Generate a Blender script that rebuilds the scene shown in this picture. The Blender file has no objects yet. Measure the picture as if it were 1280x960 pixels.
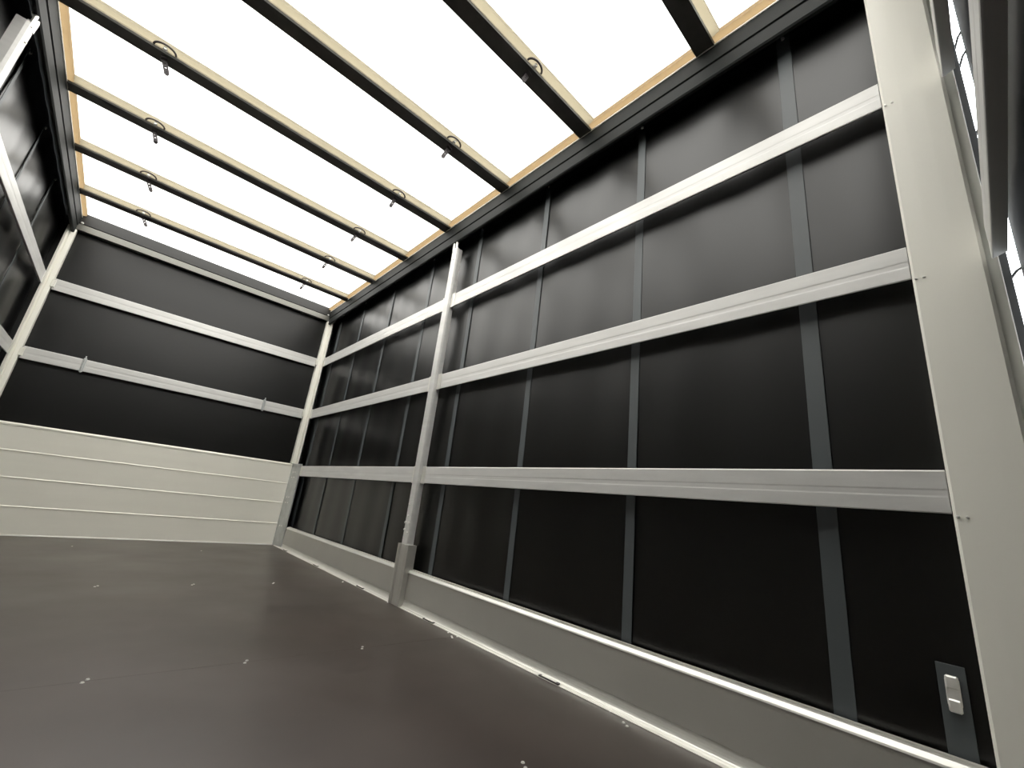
import bpy, bmesh, math, random
from mathutils import Vector, Matrix
random.seed(7)
S = bpy.context.scene
COL = S.collection

# ------------------------------------------------------------------ camera
PX = 536.417
cd = bpy.data.cameras.new('camera')
cam = bpy.data.objects.new('camera', cd); COL.objects.link(cam)
cd.sensor_width = 36.0; cd.lens = 36.0 * PX / 1280.0
cd.clip_start = 0.02; cd.clip_end = 300
_r = Vector((0.72762263, -0.67683752, 0.11160768))
_u = Vector((-0.27292013, -0.13636401, 0.95232319))
_f = Vector((0.62934879, 0.72339189, 0.28394413))
M = Matrix((( _r.x, _u.x, -_f.x, 0.8752), (_r.y, _u.y, -_f.y, 0.2123), (_r.z, _u.z, -_f.z, 0.6455), (0, 0, 0, 1)))
cam.matrix_world = M
S.camera = cam

# ------------------------------------------------------------------ light and exposure
w = bpy.data.worlds.new('overcast_sky'); S.world = w; w.use_nodes = True
nt = w.node_tree; nt.nodes.clear()
out = nt.nodes.new('ShaderNodeOutputWorld'); bg = nt.nodes.new('ShaderNodeBackground')
bg.inputs['Color'].default_value = (0.93, 0.965, 1.0, 1)
bg.inputs['Strength'].default_value = 8.4
nt.links.new(bg.outputs[0], out.inputs['Surface'])
vs = S.view_settings
vs.view_transform = 'Standard'; vs.look = 'None'; vs.exposure = 0.0; vs.gamma = 1.0; vs.use_curve_mapping = False
S.cycles.use_denoising = True
S.cycles.max_bounces = 12; S.cycles.diffuse_bounces = 8; S.cycles.glossy_bounces = 6
S.cycles.transmission_bounces = 8
S.cycles.sample_clamp_indirect = 6.0

# ------------------------------------------------------------------ materials
def mat(name, col, rough=0.5, metal=0.0, spec=0.5, ior=1.5, noise=None, bump=None, rvar=None, stretch=(1, 1, 1)):
    """noise=(scale, amount): colour variation; bump=(scale, strength, dist); rvar=(scale, amount): roughness variation"""
    m = bpy.data.materials.new(name); m.use_nodes = True
    n = m.node_tree; b = n.nodes['Principled BSDF']
    b.inputs['Base Color'].default_value = (*col, 1); b.inputs['Roughness'].default_value = rough
    b.inputs['Metallic'].default_value = metal; b.inputs['IOR'].default_value = ior
    b.inputs['Specular IOR Level'].default_value = spec
    tc = n.nodes.new('ShaderNodeTexCoord'); mp = n.nodes.new('ShaderNodeMapping')
    mp.inputs['Scale'].default_value = stretch
    n.links.new(tc.outputs['Object'], mp.inputs['Vector'])
    def nz(scale, detail=4):
        t = n.nodes.new('ShaderNodeTexNoise'); t.inputs['Scale'].default_value = scale; t.inputs['Detail'].default_value = detail
        n.links.new(mp.outputs['Vector'], t.inputs['Vector']); return t
    if noise:
        t = nz(noise[0]); r = n.nodes.new('ShaderNodeMapRange')
        r.inputs['From Min'].default_value = 0.3; r.inputs['From Max'].default_value = 0.7
        r.inputs['To Min'].default_value = 1 - noise[1]; r.inputs['To Max'].default_value = 1 + noise[1]
        n.links.new(t.outputs['Fac'], r.inputs['Value'])
        v = n.nodes.new('ShaderNodeVectorMath'); v.operation = 'SCALE'; v.inputs[0].default_value = col
        n.links.new(r.outputs[0], v.inputs['Scale']); n.links.new(v.outputs[0], b.inputs['Base Color'])
    if rvar:
        t = nz(rvar[0]); r = n.nodes.new('ShaderNodeMapRange')
        r.inputs['From Min'].default_value = 0.3; r.inputs['From Max'].default_value = 0.7
        r.inputs['To Min'].default_value = rough - rvar[1]; r.inputs['To Max'].default_value = rough + rvar[1]
        n.links.new(t.outputs['Fac'], r.inputs['Value']); n.links.new(r.outputs[0], b.inputs['Roughness'])
    if bump:
        t = nz(bump[0], 2); bp = n.nodes.new('ShaderNodeBump')
        bp.inputs['Strength'].default_value = bump[1]; bp.inputs['Distance'].default_value = bump[2]
        n.links.new(t.outputs['Fac'], bp.inputs['Height']); n.links.new(bp.outputs[0], b.inputs['Normal'])
    return m

M_TARP = mat('black_tarpaulin', (0.0004, 0.0005, 0.0004), 0.33, 0, 0.5, 1.53, bump=(1.6, 0.18, 0.02), stretch=(1, 1, 0.35))
M_STRAP = mat('dark_grey_webbing', (0.064, 0.074, 0.079), 0.5, 0, 0.5, 1.6)
M_ALU = mat('brushed_aluminium', (0.635, 0.63, 0.61), 0.42, 0.2, noise=(5, 0.05), rvar=(3, 0.05), stretch=(1, 1, 6))
M_ALU_S = mat('brushed_aluminium_end', (0.635, 0.63, 0.61), 0.42, 0.2, noise=(5, 0.05), rvar=(3, 0.05), stretch=(1, 1, 6))
M_SIDE = mat('satin_aluminium_board', (0.50, 0.49, 0.45), 0.38, 0.45, noise=(3, 0.04))
M_LIP = mat('bright_aluminium_lip', (0.74, 0.73, 0.68), 0.38, 0.5, noise=(8, 0.03))
M_FRONT = mat('anodised_board', (0.84, 0.82, 0.73), 0.42, 0.1, noise=(3, 0.015), stretch=(0.4, 1, 5))
M_PAINT = mat('light_grey_painted_steel', (0.81, 0.795, 0.72), 0.42, 0, 0.5, noise=(1.5, 0.02))
M_GALV = mat('galvanised_steel', (0.55, 0.57, 0.57), 0.40, 0.8, noise=(14, 0.10))
M_RAIL = mat('anthracite_rail', (0.011, 0.0125, 0.0118), 0.65, 0, 0.2, noise=(6, 0.1))
M_BOW = mat('dark_steel_bow', (0.065, 0.063, 0.056), 0.42, 0.3, noise=(9, 0.25))
M_EDGE = mat('pale_edge_bead', (0.78, 0.77, 0.70), 0.4, 0.2)
M_HEAD = mat('header_grey', (0.14, 0.14, 0.125), 0.4, 0.6)
M_HEADD = mat('header_dark', (0.016, 0.016, 0.015), 0.5, 0)
M_FLOOR = mat('brown_phenolic_plywood', (0.050, 0.038, 0.032), 0.38, 0, 0.5, 1.7, noise=(2.2, 0.14), rvar=(1.4, 0.06), bump=(220, 0.05, 0.001))
M_SCREW = mat('bright_zinc', (0.85, 0.84, 0.80), 0.3, 0.5)
M_BLACK = mat('black_rubber', (0.012, 0.012, 0.012), 0.6)
M_HANG = mat('dark_steel_hanger', (0.05, 0.043, 0.045), 0.5, 0.3)
M_GROUND = mat('asphalt_ground', (0.12, 0.12, 0.115), 0.9, noise=(3, 0.2))

def roof_mat():
    m = bpy.data.materials.new('translucent_roof_sheet'); m.use_nodes = True
    n = m.node_tree; n.nodes.clear()
    o = n.nodes.new('ShaderNodeOutputMaterial'); tr = n.nodes.new('ShaderNodeBsdfTranslucent'); df = n.nodes.new('ShaderNodeBsdfDiffuse')
    mx = n.nodes.new('ShaderNodeMixShader'); mx.inputs[0].default_value = 0.25
    tc = n.nodes.new('ShaderNodeTexCoord')
    a = n.nodes.new('ShaderNodeTexNoise'); a.inputs['Scale'].default_value = 3.5; a.inputs['Detail'].default_value = 7; a.inputs['Roughness'].default_value = 0.65
    n.links.new(tc.outputs['Object'], a.inputs['Vector'])
    r = n.nodes.new('ShaderNodeValToRGB')
    r.color_ramp.elements[0].position = 0.30; r.color_ramp.elements[0].color = (0.70, 0.665, 0.61, 1)
    r.color_ramp.elements[1].position = 0.50; r.color_ramp.elements[1].color = (0.745, 0.705, 0.645, 1)
    n.links.new(a.outputs['Fac'], r.inputs[0])
    n.links.new(r.outputs[0], tr.inputs['Color']); n.links.new(r.outputs[0], df.inputs['Color'])
    n.links.new(tr.outputs[0], mx.inputs[1]); n.links.new(df.outputs[0], mx.inputs[2]); n.links.new(mx.outputs[0], o.inputs['Surface'])
    return m
M_ROOF = roof_mat()
def resin(name, col):
    """tinted resin fillet that the daylight shines through"""
    m = bpy.data.materials.new(name); m.use_nodes = True
    n = m.node_tree; n.nodes.clear()
    o = n.nodes.new('ShaderNodeOutputMaterial'); tr = n.nodes.new('ShaderNodeBsdfTranslucent'); df = n.nodes.new('ShaderNodeBsdfDiffuse')
    mx = n.nodes.new('ShaderNodeMixShader'); mx.inputs[0].default_value = 0.2
    tr.inputs['Color'].default_value = (*col, 1); df.inputs['Color'].default_value = (*[c * 0.8 for c in col], 1)
    n.links.new(tr.outputs[0], mx.inputs[1]); n.links.new(df.outputs[0], mx.inputs[2]); n.links.new(mx.outputs[0], o.inputs['Surface'])
    return m
M_TAN = resin('tan_resin', (0.47, 0.395, 0.29))
M_TANB = resin('pale_tan_resin', (0.525, 0.495, 0.42))

# ------------------------------------------------------------------ mesh helpers
def new_bm(): return bmesh.new()
def bx(bm, x0, x1, y0, y1, z0, z1, bev=0.0, seg=1):
    t = bmesh.new()
    bmesh.ops.create_cube(t, size=1)
    for v in t.verts:
        v.co = Vector(((x0 + x1) / 2 + v.co.x * (x1 - x0), (y0 + y1) / 2 + v.co.y * (y1 - y0), (z0 + z1) / 2 + v.co.z * (z1 - z0)))
    if bev > 0:
        bmesh.ops.bevel(t, geom=list(t.edges), offset=bev, segments=seg, profile=0.7, affect='EDGES')
    merge(bm, t)
def merge(bm, t, mtx=None):
    if mtx is not None: bmesh.ops.transform(t, matrix=mtx, verts=t.verts)
    me = bpy.data.meshes.new('tmp'); t.to_mesh(me); t.free(); bm.from_mesh(me); bpy.data.meshes.remove(me)
def prism(bm, pts, axis, a, b):
    """closed 2D outline pts swept along axis from a to b; pts are (x,z) for y, (y,z) for x, (x,y) for z"""
    def P(p, t): return {'y': (p[0], t, p[1]), 'x': (t, p[0], p[1]), 'z': (p[0], p[1], t)}[axis]
    A = [bm.verts.new(P(p, a)) for p in pts]; B = [bm.verts.new(P(p, b)) for p in pts]
    n = len(pts)
    fs = [bm.faces.new(A), bm.faces.new(B[::-1])]
    for i in range(n): fs.append(bm.faces.new((A[i], B[i], B[(i + 1) % n], A[(i + 1) % n])))
    bmesh.ops.recalc_face_normals(bm, faces=fs)
def cyl(bm, c, axis, r, h, n=14, dome=False):
    t = bmesh.new()
    bmesh.ops.create_cone(t, cap_ends=True, segments=n, radius1=r, radius2=r * (0.72 if dome else 1), depth=h)
    q = {'z': Matrix.Identity(4), 'x': Matrix.Rotation(math.pi / 2, 4, 'Y'), '-x': Matrix.Rotation(-math.pi / 2, 4, 'Y'),
         'y': Matrix.Rotation(-math.pi / 2, 4, 'X'), '-y': Matrix.Rotation(math.pi / 2, 4, 'X'), '-z': Matrix.Rotation(math.pi, 4, 'X')}[axis]
    merge(bm, t, Matrix.Translation(c) @ q)
def tube(bm, pts, r, n=8):
    rings = []
    pts = [Vector(p) for p in pts]
    for i, p in enumerate(pts):
        d = (pts[min(i + 1, len(pts) - 1)] - pts[max(i - 1, 0)]).normalized()
        a = d.orthogonal().normalized() if i == 0 else (ref - d * ref.dot(d)).normalized()
        ref = a; b = d.cross(a)
        rings.append([bm.verts.new(p + (a * math.cos(2 * math.pi * k / n) + b * math.sin(2 * math.pi * k / n)) * r) for k in range(n)])
    for i in range(len(rings) - 1):
        for k in range(n):
            bm.faces.new((rings[i][k], rings[i][(k + 1) % n], rings[i + 1][(k + 1) % n], rings[i + 1][k]))
    bm.faces.new(rings[0][::-1]); bm.faces.new(rings[-1])
def obj(name, bm, m, parent=None, smooth=False, label=None):
    me = bpy.data.meshes.new(name); bm.normal_update(); bm.to_mesh(me); bm.free()
    if smooth:
        for p in me.polygons: p.use_smooth = True
    me.materials.append(m)
    o = bpy.data.objects.new(name, me); COL.objects.link(o)
    if parent is not None:
        o.parent = parent
    if label: o['label'] = label
    return o
def thing(name, label, cat, loc, group=None):
    o = bpy.data.objects.new(name, None); COL.objects.link(o)
    o.location = loc; o.empty_display_size = 0.1
    o['label'] = label; o['category'] = cat
    if group: o['group'] = group
    return o
def tag(o, label, cat, group=None):
    o['label'] = label; o['category'] = cat
    if group: o['group'] = group
    return o
def struct(o, label=None):
    o['kind'] = 'structure'
    if label: o['label'] = label
    return o
def mirx(bm, W2=2.45):
    """mirror a mesh from the right wall to the left wall (x -> 2.45 - x)"""
    for v in bm.verts: v.co.x = W2 - v.co.x
    bmesh.ops.reverse_faces(bm, faces=bm.faces)
    return bm
def mirlist(bm, left): return mirx(bm) if left else bm

W, L = 2.45, 5.707
ZR = [(2.094, 2.204), (1.434, 1.545), (0.764, 0.874)]       # the three rows of laths
BOWS = [0.903, 1.622, 2.348, 3.077, 3.795, 4.507, 5.212]    # far edge of each roof bow
POST0, POST1 = 2.848, 2.922                                   # middle side posts

# ------------------------------------------------------------------ structure
# floor
bm = new_bm(); bx(bm, 0.0, 2.445, 0.02, L, -0.03, 0.0)
floor = struct(obj('floor', bm, M_FLOOR), 'dark brown non-slip plywood floor')
for ys in (2.19,):
    bm = new_bm(); bx(bm, 0.01, 2.42, ys - 0.001, ys + 0.001, -0.001, 0.0003)
    obj('sheet_joint', bm, M_FLOOR, floor)
for ys in (1.165, 2.19, 3.62):
    for xs in (0.08, 0.55, 1.0, 1.445, 1.905, 2.39):
        bm = new_bm()
        for dx, dy in ((-0.006, -0.011), (0.006, 0.011)):
            cyl(bm, (xs + dx, ys + dy, 0.001), 'z', 0.0062, 0.003, 12, True)
        obj('screw_pair', bm, M_SCREW, floor)
for (xs, ys) in ((2.425, 1.25), (2.43, 1.13), (2.43, 1.74), (2.415, 2.26), (2.42, 2.185), (2.42, 2.95), (0.83, 5.18), (1.68, 5.1)):
    bm = new_bm(); cyl(bm, (xs, ys, 0.001), 'z', 0.006, 0.003, 12, True)
    obj('screw', bm, M_SCREW, floor)

# roof sheet with a slight sag between the bows
bm = new_bm()
nx, ny = 26, 120
vv = [[None] * (ny + 1) for _ in range(nx + 1)]
for i in range(nx + 1):
    for j in range(ny + 1):
        x = 0.0 + 2.45 * i / nx; y = 0.03 + 5.74 * j / ny
        vv[i][j] = bm.verts.new((x, y, 2.906 + 0.003 * math.sin(x * math.pi / 2.45) * math.sin(y * 4.36) ** 2))
for i in range(nx):
    for j in range(ny): bm.faces.new((vv[i][j], vv[i + 1][j], vv[i + 1][j + 1], vv[i][j + 1]))
struct(obj('ceiling', bm, M_ROOF, smooth=True), 'translucent white roof sheet')

# tarpaulin walls
def wavy_wall(x, y0, y1, z0, z1, sgn):
    bm = new_bm(); ny, nz = 110, 20; a = []
    for i in range(ny + 1):
        col_ = []
        for j in range(nz + 1):
            y = y0 + (y1 - y0) * i / ny; z = z0 + (z1 - z0) * j / nz
            d = 0.0035 * math.sin(y * 9.1 + 0.6) * math.sin((z - z0) / (z1 - z0) * math.pi) + 0.002 * math.sin(y * 21 + z * 2)
            col_.append(bm.verts.new((x + sgn * (0.006 + d), y, z)))
        a.append(col_)
    for i in range(ny):
        for j in range(nz):
            bm.faces.new((a[i][j], a[i + 1][j], a[i + 1][j + 1], a[i][j + 1]))
    geom = bm.faces[:]
    bmesh.ops.recalc_face_normals(bm, faces=geom)
    bmesh.ops.solidify(bm, geom=geom, thickness=0.002)
    return bm
wr = struct(obj('wall_right', wavy_wall(2.515, 0.15, 5.766, -0.08, 2.84, 1), M_TARP, smooth=True), 'glossy black tarpaulin wall on the right')
wl = struct(obj('wall_left', wavy_wall(-0.065, 0.05, 5.766, -0.08, 2.84, -1), M_TARP, smooth=True), 'glossy black tarpaulin wall on the left')
bm = new_bm(); bx(bm, -0.11, 2.56, 5.765, 5.775, -0.05, 2.90)
struct(obj('wall_back', bm, M_TARP), 'black panel wall at the far end')
bm = new_bm(); bx(bm, -0.06, 2.515, 0.070, 0.078, -0.05, 2.90)
M_HEM = mat('matt_black_tarpaulin', (0.006, 0.006, 0.006), 0.55, 0, 0.4)
struct(obj('wall_front', bm, M_HEM), 'black tarpaulin across the loading end')
bm = new_bm(); bx(bm, -40, 40, -40, 40, -1.25, -1.15)
struct(obj('ground', bm, M_GROUND), 'asphalt ground outside')

# ------------------------------------------------------------------ roof rails, headers
def rail_parts(left, side):
    t = thing('roof_rail', f'long anthracite roof rail with a tan inner edge along the top of the {side} wall', 'rail', (0 if left else W, 0.1, 2.70))
    def add(name, bm, m, label=None):
        o = obj(name, mirlist(bm, left), m, t, label=label); o.matrix_parent_inverse = Matrix.Translation(t.location).inverted(); return o
    bm = new_bm()
    prism(bm, [(2.414, 2.853), (2.414, 2.764), (2.421, 2.760), (2.421, 2.754), (2.416, 2.750), (2.416, 2.682), (2.422, 2.674),
               (2.438, 2.674), (2.438, 2.845), (2.54, 2.845), (2.54, 2.853)], 'y', 0.08, 5.76)
    add('rail_profile', bm, M_RAIL)
    bm = new_bm(); prism(bm, [(2.413, 2.8625), (2.413, 2.872), (2.387, 2.880), (2.387, 2.9045), (2.54, 2.9045), (2.54, 2.8625)], 'y', 0.08, 5.76)
    add('roof_frame', bm, M_TAN, 'tan roof frame edge')
    bm = new_bm(); bx(bm, 2.409, 2.54, 0.08, 5.76, 2.853, 2.862, 0.002)
    add('edge_bead', bm, M_EDGE, 'pale thin bead')
    return t
rail_parts(False, 'right'); rail_parts(True, 'left')

t = thing('header_beam', 'grey header beam under the roof along the top of the far end wall', 'beam', (W / 2, L, 2.72))
def addt(t, name, bm, m, smooth=False, label=None):
    o = obj(name, bm, m, t, smooth, label); o.matrix_parent_inverse = Matrix.Translation(t.location).inverted(); return o
bm = new_bm(); prism(bm, [(L - 0.012, 2.722), (L - 0.004, 2.785), (L + 0.03, 2.795), (L + 0.05, 2.795), (L + 0.05, 2.722)], 'x', 0.03, 2.42)
addt(t, 'lower_flange', bm, M_HEAD, label='lighter grey lower flange')
bm = new_bm(); bx(bm, 0.03, 2.42, L + 0.002, L + 0.05, 2.796, 2.904)
addt(t, 'upper_web', bm, M_HEADD, label='dark upper web')
for xx in (0.055, 2.395):
    bm = new_bm(); cyl(bm, (xx, L - 0.006, 2.80), '-y', 0.012, 0.012, 12, True)
    addt(t, 'bolt', bm, M_SCREW)
bm = new_bm(); bx(bm, -0.05, 2.52, 0.08, 0.27, 2.855, 2.904)
tag(obj('header_beam', bm, M_PAINT), 'light grey header beam over the loading end behind the camera', 'beam')

# ------------------------------------------------------------------ roof bows
ORD = ['nearest the viewer', 'second from the viewer', 'third from the viewer', 'fourth from the viewer, ending above middle post',
       'fifth from the viewer', 'sixth from the viewer', 'farthest, next to the end wall header']
def hanger_meshes():
    a = new_bm()   # half ring and bolt on the flank
    pts = [(0.05 * math.cos(k * math.pi / 12), -0.048 - 0.026 * math.sin(k * math.pi / 12), 0.008 + 0.014 * math.sin(k * math.pi / 12)) for k in range(13)]
    tube(a, pts, 0.0055, 8)
    b = new_bm(); cyl(b, (0, -0.056, 0.012), '-y', 0.012, 0.018, 14, True)
    c = new_bm()
    bx(c, -0.017, 0.017, -0.022, 0.022, -0.014, -0.0065, 0.002)
    bx(c, -0.0125, -0.0045, -0.003, 0.003, -0.092, -0.012, 0.001); bx(c, 0.0045, 0.0125, -0.003, 0.003, -0.092, -0.012, 0.001)
    for k in range(4):   # perforated metal tag, bars between its holes
        z = -0.014 - 0.023 * k
        bx(c, -0.005, 0.005, -0.003, 0.003, z - 0.017, z)
    cyl(c, (0, 0, -0.089), 'y', 0.0105, 0.006, 12)
    return a, b, c
base = thing('roof_bow', '', 'roof beam', (0, 0, 2.86), 'roof bows across the ceiling')
bm = new_bm()
prism(bm, [(-0.043, 0.006), (-0.044, 0.016), (-0.076, 0.026), (-0.078, 0.0435), (0.040, 0.0435), (0.040, 0.006)], 'x', 0.064, 2.386)
flank = obj('flank', bm, M_TANB, base, label='pale tan flank of the bow')
bm = new_bm()
prism(bm, [(-0.046, 0.001), (-0.043, -0.0065), (-0.02, -0.005), (0.02, -0.005), (0.043, -0.0065), (0.046, 0.001), (0.046, 0.006), (-0.046, 0.006)], 'x', 0.037, 2.413)
flange = obj('bottom_flange', bm, M_BOW, base, label='dark steel underside')
hang = []
ra, rb, rc = hanger_meshes()
hs = []
for xx, tilt in ((0.468, 6), (1.918, -14)):
    pass
ring = obj('hanger_ring', ra, M_HANG, base, True); ring.location = (0.468, 0, 0)
bolt = obj('bolt', rb, M_SCREW, ring)
tagg = obj('perforated_tag', rc, M_HANG, ring)
def clone(o, par, loc=None):
    c = o.copy(); COL.objects.link(c); c.parent = par
    if loc is not None: c.location = loc
    for ch in o.children: clone(ch, c)
    return c
ring2 = clone(ring, base, (1.918, 0, 0))
SIDEH = {0: (), 1: (1,), 2: (1,), 3: (0, 1), 4: (0, 1), 5: (0, 1), 6: (0, 1)}
bows = []
for k, yf in enumerate(BOWS):
    t = base if k == 0 else clone(base, None)
    t.location = (0, yf - 0.046, 2.86)
    t['label'] = 'dark roof bow with tan flank, ' + ORD[k]
    bows.append(t)
rt = random.Random(3)
for t in bows:
    for r in [c for c in t.children if c.name.startswith('hanger_ring')]:
        for g in [c for c in r.children if c.name.startswith('perforated_tag')]:
            g.rotation_euler = (math.radians(rt.uniform(-8, 8)), math.radians((-24 if r.location.x < 1 else 18) + rt.uniform(-5, 5)), 0)

# ------------------------------------------------------------------ laths
def lath_profile(z0, z1, face, depth):
    h = z1 - z0; d = depth
    # local profile: (distance behind the face, z)
    return [(0.0015, z0), (0.0, z0 + 0.003), (0.0, z0 + h * 0.36), (0.0006, z0 + h * 0.40), (0.0006, z0 + h * 0.52), (0.0, z0 + h * 0.56),
            (0.0, z1 - 0.004), (0.003, z1), (d, z1), (d, z0 + 0.012), (0.004, z0 + 0.0005)]
def side_lath(left, z0, z1, y0, y1, label, group):
    pf = [(W + a, z) for a, z in lath_profile(z0, z1, 0, 0.022)]
    bm = new_bm(); prism(bm, pf, 'y', y0, y1)
    root = thing('side_lath', label, 'lath', (0 if left else W, (y0 + y1) / 2, z0), group)
    def add(n, b, m, lab=None):
        o = obj(n, mirlist(b, left), m, root, label=lab); o.matrix_parent_inverse = Matrix.Translation(root.location).inverted()
    add('lath_profile', bm, M_ALU)
    # pocket plates that hold the lath ends
    for a, b in ((y0, y0 + 0.045), (y1 - 0.045, y1)):
        bm = new_bm(); bx(bm, W - 0.0035, W + 0.001, a, b, z0 - 0.003, z1 + 0.003, 0.001)
        if a > 1.0 : add('end_plate', bm, M_LIP, 'paler metal plate at the lath end')
        else: bm.free()
    return root
row = ['top', 'middle', 'bottom']
for i, (z0, z1) in enumerate(ZR):
    side_lath(False, z0, z1, 0.289, POST0 - 0.002, f'long aluminium lath, {row[i]} row of right wall, rear post to middle post', 'laths on the right wall')
    side_lath(False, z0, z1, POST1 + 0.002, 5.60 - 0.147 * (i == 2), f'shorter aluminium lath, {row[i]} row of right wall, middle post to far corner', 'laths on the right wall')
    side_lath(True, z0, z1, POST1 + 0.162, 5.60 - 0.147 * (i == 2), f'aluminium lath, {row[i]} row of left wall, running into the far corner', 'laths on the left wall')
    side_lath(True, z0, z1, 0.289, POST0 + 0.155, f'aluminium lath, {row[i]} row of left wall, nearer the loading end', 'laths on the left wall')
for i in (0, 1):
    z0, z1 = ZR[i]
    z0 -= 0.0; 
    pf = [(L + a, z) for a, z in lath_profile(z0, z1, 0, 0.022)]
    root = thing('end_lath', f'aluminium lath across the far end wall, {"upper" if i == 0 else "lower"} of the two', 'lath', (W / 2, L, z0), 'laths on the end wall')
    bm = new_bm(); prism(bm, pf, 'x', 0.050, 2.400); addt(root, 'lath_profile', bm, M_ALU_S)
    if i == 1:
        for xx in (0.442, 1.958):
            bm = new_bm()
            bx(bm, xx - 0.012, xx + 0.012, L - 0.009, L + 0.001, z0 - 0.01, z1 + 0.01, 0.002)
            bx(bm, xx - 0.005, xx + 0.005, L - 0.016, L - 0.008, z0 - 0.016, z1 + 0.03, 0.002)
            addt(root, 'clip', bm, M_GALV)
for i, yy in ((0, 0.141), (1, 0.128)):
    z0, z1 = ZR[i]
    pf = [(yy - a, z) for a, z in lath_profile(z0, z1, 0, 0.030)]
    bm = new_bm(); prism(bm, pf, 'x', 0.004, 2.441)
    tag(obj('rear_lath', bm, M_ALU_S), f'aluminium lath across the loading end behind the rear post, {"upper" if i == 0 else "lower"} one', 'lath', 'laths across the loading end')

# ------------------------------------------------------------------ side boards
def side_board(left, y0, y1, label):
    root = thing('side_board', label, 'side board', (0 if left else W, (y0 + y1) / 2, 0), 'low aluminium side boards')
    def add(n, b, m, lab=None, smooth=False):
        o = obj(n, mirlist(b, left), m, root, smooth, lab); o.matrix_parent_inverse = Matrix.Translation(root.location).inverted()
    bm = new_bm(); prism(bm, [(W, 0.045), (W, 0.200), (2.495, 0.200), (2.495, -0.05), (2.462, -0.05), (2.462, 0.045)], 'y', y0, y1); add('board', bm, M_SIDE)
    bm = new_bm()
    prism(bm, [(2.447, 0.200), (2.449, 0.205), (2.458, 0.216), (2.467, 0.217), (2.468, 0.210), (2.473, 0.210), (2.474, 0.220), (2.485, 0.221), (2.495, 0.218), (2.495, 0.200)], 'y', y0, y1)
    add('top_lip', bm, M_LIP, 'bright grooved top lip')
    return root
side_board(False, 0.289, POST0 - 0.037, 'long low grey side board, foot of right wall, rear post to middle post')
side_board(False, POST1 + 0.03, 5.45, 'short low grey side board, foot of right wall, middle post to far corner')
side_board(True, 0.289, POST0, 'low aluminium side board at the foot of the left wall nearer the loading end')
side_board(True, POST1 + 0.195, 5.45, 'low aluminium side board at the foot of the left wall towards the far corner')

def floor_edge(left, label):
    root = thing('floor_edge_profile', label, 'edge profile', (0 if left else W, L / 2, 0), 'floor edge profiles')
    def add(n, b, m, lab=None, smooth=False):
        o = obj(n, mirlist(b, left), m, root, smooth, lab); o.matrix_parent_inverse = Matrix.Translation(root.location).inverted()
    pf = [(2.424, -0.004), (2.424, 0.0015), (2.437, 0.004)]
    for k in range(7):
        a = k / 6 * math.pi / 2
        pf.append((2.4400 + 0.0125 * math.sin(a), 0.046 - 0.038 * math.cos(a)))
    pf += [(2.4605, 0.046), (2.4605, -0.004)]
    bm = new_bm(); prism(bm, pf, 'y', 0.289, 5.66); add('profile', bm, M_LIP)
    for yc in (0.63, 1.555, 2.48, 3.405, 4.33, 5.25):
        bm = new_bm(); bx(bm, 2.426, 2.4415, yc - 0.055, yc + 0.055, 0.0010, 0.0075, 0.001)
        add('lashing_slot', bm, M_HANG, 'dark slot in the edge profile')
        bm = new_bm(); bx(bm, 2.428, 2.441, yc - 0.040, yc + 0.040, 0.003, 0.0095, 0.001)
        add('slot_tongue', bm, M_EDGE, 'pale tongue inside the slot')
floor_edge(False, 'pale metal floor edge profile with lashing slots along the foot of the right wall')
floor_edge(True, 'pale metal floor edge profile with lashing slots along the foot of the left wall')

# ------------------------------------------------------------------ far end board
root = thing('end_board', 'aluminium end board of four horizontal planks at the foot of the far end wall', 'board', (W / 2, L, 0))
seams = [0.006, 0.230, 0.457, 0.672, 0.872]
for a, b in zip(seams[:-1], seams[1:]):
    bm = new_bm(); prism(bm, [(L + 0.003, a + 0.001), (L, a + 0.006), (L, b - 0.004), (L + 0.002, b - 0.001), (L + 0.035, b - 0.001), (L + 0.035, a + 0.001)], 'x', 0.027, 2.423)
    addt(root, 'plank', bm, M_FRONT)
    if a > 0.1:
        bm = new_bm(); prism(bm, [(L - 0.005, a - 0.004), (L - 0.005, a - 0.001), (L + 0.001, a + 0.006), (L + 0.004, a - 0.004)], 'x', 0.027, 2.423)
        addt(root, 'seam_bead', bm, M_FRONT)
bm = new_bm(); prism(bm, [(L - 0.004, 0.872), (L - 0.004, 0.885), (L + 0.006, 0.897), (L + 0.035, 0.897), (L + 0.035, 0.872)], 'x', 0.027, 2.423)
addt(root, 'top_rail', bm, M_FRONT)
bm = new_bm(); prism(bm, [(L - 0.006, 0.0), (L - 0.006, 0.006), (L + 0.002, 0.012), (L + 0.03, 0.012), (L + 0.03, 0.0)], 'x', 0.027, 2.423)
addt(root, 'bottom_bead', bm, M_LIP)

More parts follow.
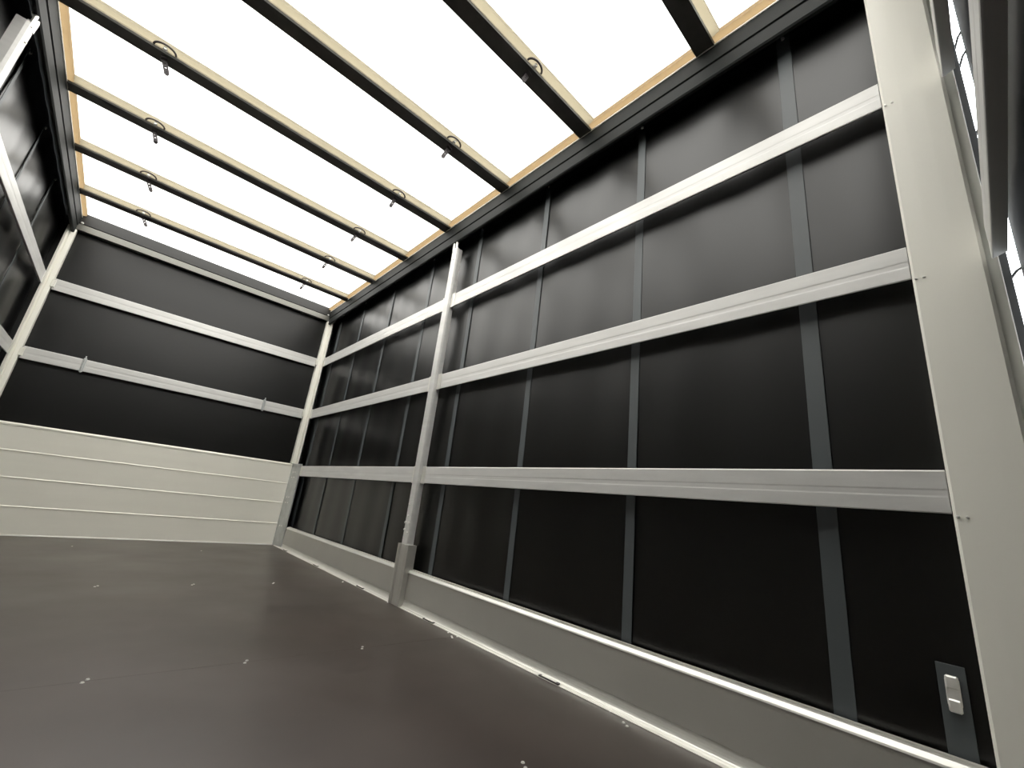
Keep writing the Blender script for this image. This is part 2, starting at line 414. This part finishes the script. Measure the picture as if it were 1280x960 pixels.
# ------------------------------------------------------------------ corner posts at the far end
def corner_post(left, side):
    root = thing('corner_post', f'slim grooved aluminium corner post in the far {side} corner', 'post', (0 if left else W, L - 0.05, 0), 'far corner posts')
    def add(n, b, m, lab=None):
        o = obj(n, mirlist(b, left), m, root, label=lab); o.matrix_parent_inverse = Matrix.Translation(root.location).inverted()
    bm = new_bm()
    prism(bm, [(2.405, L - 0.012), (2.436, L - 0.020), (2.441, L - 0.014), (2.447, L - 0.018), (2.448, L - 0.05), (2.449, L - 0.075), (2.462, L - 0.075),
               (2.462, L + 0.045), (2.405, L + 0.045)], 'z', 0.90, 2.715)
    add('post_profile', bm, M_PAINT)
    bm = new_bm()
    prism(bm, [(2.425, L - 0.004), (2.432, L - 0.02), (2.444, L - 0.25), (2.456, L - 0.25), (2.456, L + 0.04), (2.425, L + 0.04)], 'z', 0.0, 0.898)
    add('corner_plate', bm, M_GALV, 'galvanised lower corner plate')
    for z in (0.80, 0.74, 0.52, 0.46, 0.21):
        for dy in (0.06, 0.12):
            bm = new_bm(); cyl(bm, (2.4375 if dy > .1 else 2.434, L - dy, z + 0.03 * dy), '-x', 0.007, 0.008, 10, True)
            add('bolt', bm, M_SCREW)
    for z in (1.49, 2.15):
        bm = new_bm(); bx(bm, 2.385, 2.412, L - 0.017, L - 0.002, z - 0.035, z + 0.035, 0.002); add('lath_bracket', bm, M_EDGE)
corner_post(False, 'right'); corner_post(True, 'left')

# ------------------------------------------------------------------ middle posts
def middle_post(left, side, dy):
    root = thing('middle_post', f'upright aluminium post in a floor socket, middle of the {side} wall', 'post', (0 if left else W, 2.89 + dy, 0), 'middle wall posts')
    def add(n, b, m, lab=None):
        for v in b.verts: v.co.y += dy
        o = obj(n, mirlist(b, left), m, root, label=lab); o.matrix_parent_inverse = Matrix.Translation(root.location).inverted()
    bm = new_bm()
    prism(bm, [(2.427, POST0 + 0.004), (2.424, POST0 + 0.010), (2.424, POST1 - 0.010), (2.427, POST1 - 0.004), (2.44, POST1), (2.475, POST1), (2.475, POST0), (2.44, POST0)], 'z', 0.03, 2.615)
    add('post_profile', bm, M_ALU_S)
    bm = new_bm()
    # socket: C-shaped pocket around the foot
    prism(bm, [(2.410, POST0 - 0.016), (2.410, POST0 + 0.006), (2.421, POST0 + 0.012), (2.421, POST1 - 0.012), (2.410, POST1 - 0.006), (2.410, POST1 + 0.010),
               (2.418, POST1 + 0.026), (2.48, POST1 + 0.026), (2.48, POST0 - 0.036), (2.418, POST0 - 0.036)], 'z', 0.005, 0.365)
    add('socket', bm, M_SIDE, 'grey socket around the post foot')
    bm = new_bm()
    for y in (POST0 + 0.016, POST1 - 0.016):
        tube(bm, [(2.428, y, 2.60), (2.426, y, 2.66), (2.432, (y + 2.89) / 2, 2.70), (2.44, 2.89, 2.715)], 0.009)
    bx(bm, 2.43, 2.445, 2.862, 2.908, 2.60, 2.635, 0.003); bx(bm, 2.425, 2.45, 2.875, 2.905, 2.68, 2.70, 0.003)
    add('top_latch', bm, M_SCREW, 'shiny forked latch at the post top')
    for y, z, r in ((2.895, 0.62, .007), (2.885, 0.545, .007), (2.905, 0.50, .010), (2.864, 0.50, .010), (2.905, 0.455, .008), (2.864, 0.44, .007), (2.885, 2.52, .005)):
        bm = new_bm(); cyl(bm, (2.421, y, z), '-x', r, 0.010, 12, True); add('bolt', bm, M_SCREW)
middle_post(False, 'right', 0.0); middle_post(True, 'left', 0.16)

# ------------------------------------------------------------------ rear post (large, right)
root = thing('rear_post', 'wide light grey painted post at the right of the photo, at the loading end', 'post', (2.52, 0.21, 0))
bm = new_bm()
prism(bm, [(2.444, 0.146), (2.450, 0.138), (2.50, 0.138), (2.60, 0.138), (2.60, 0.287), (2.450, 0.287), (2.444, 0.281), (2.4425, 0.24), (2.4425, 0.19)], 'z', -0.02, 2.84)
addt(root, 'post_body', bm, M_PAINT)
bm = new_bm(); bx(bm, 2.505, 2.60, 0.112, 0.1375, -0.02, 2.84, 0.002)
addt(root, 'jamb', bm, M_PAINT, label='narrow jamb strip behind the post')
bm = new_bm(); bx(bm, 2.545, 2.60, 0.094, 0.1115, -0.02, 2.84, 0.001)
addt(root, 'rubber_seal', bm, M_BLACK, label='black rubber seal')
for z in (2.088, 1.428, 0.758):
    for y in (0.279, 0.262):
        bm = new_bm(); cyl(bm, (2.4405, y, z), '-x', 0.0035, 0.005, 10, True); addt(root, 'screw', bm, M_SCREW)
bm = new_bm(); bx(bm, -0.05, 0.002, 0.08, 0.285, -0.02, 2.84, 0.004)
tag(obj('rear_post', bm, M_PAINT), 'light grey painted post at the loading end of the left wall', 'post')
# elastic cords across the slit beside the rear post
for k, z in enumerate((2.30, 2.215, 1.93, 1.87, 1.42)):
    bm = new_bm(); tube(bm, [(2.487, 0.066, z), (2.53, 0.085, z + 0.006), (2.60, 0.098, z + 0.012)], 0.0035, 6)
    tag(obj('elastic_cord', bm, M_BLACK), 'thin dark cord across the bright slit by the rear post, ' + ['topmost', 'second from top', 'third from top', 'fourth from top', 'lowest'][k], 'cord', 'cords across the bright slit')

# ------------------------------------------------------------------ straps on the tarpaulins
SY = [(0.565, 0.052), (1.250, 0.044), (1.950, 0.042), (2.662, 0.044), (3.355, 0.044), (4.085, 0.042), (4.80, 0.042), (5.50, 0.07)]
names = ['widest looking, nearest the rear post', 'second from the rear post', 'third from the rear post', 'fourth, just before the middle post',
         'first beyond the middle post', 'second beyond the middle post', 'third beyond the middle post', 'last, beside the far corner post']
def strap(left, y, wd, z0, z1, label, group, hook=True, buckle=False):
    root = thing('curtain_strap', label, 'strap', (-0.06 if left else 2.51, y, z0), group)
    def add(n, b, m, lab=None):
        o = obj(n, mirlist(b, left), m, root, label=lab); o.matrix_parent_inverse = Matrix.Translation(root.location).inverted()
    bm = new_bm(); bx(bm, 2.5125, 2.5155, y - wd / 2, y + wd / 2, z0, z1, 0.0008); add('webbing', bm, M_STRAP)
    if hook:
        bm = new_bm(); bx(bm, 2.504, 2.513, y - 0.008, y + 0.006, z1 - 0.022, z1 - 0.004, 0.003); add('rivet', bm, M_SCREW)
    if buckle:
        bm = new_bm()
        for z in (z1 - 0.035, z1 - 0.085):
            bx(bm, 2.499, 2.5125, y - 0.012, y + 0.012, z - 0.016, z + 0.012, 0.003)
        bx(bm, 2.503, 2.5125, y - 0.013, y + 0.013, z1 - 0.088, z1 - 0.03, 0.002)
        add('buckle', bm, M_SCREW, 'small shiny metal buckle')
for (y, wd), nm in zip(SY, names):
    strap(False, y, wd, 0.16, 2.765, f'dark grey vertical strap on the right black tarpaulin, {nm}', 'long straps on the right tarpaulin')
strap(False, 0.342, 0.052, 0.16, 0.408, 'short dark grey strap with metal buckle low beside the rear post', None, False, True)
for (y, wd), nm in zip(SY[3:7], ['first', 'second', 'third', 'fourth']):
    strap(True, y + 0.1, wd * 0.8, 0.16, 2.765, f'dark grey vertical strap on the left black tarpaulin, {nm} counted towards the far corner', 'straps on the left tarpaulin')
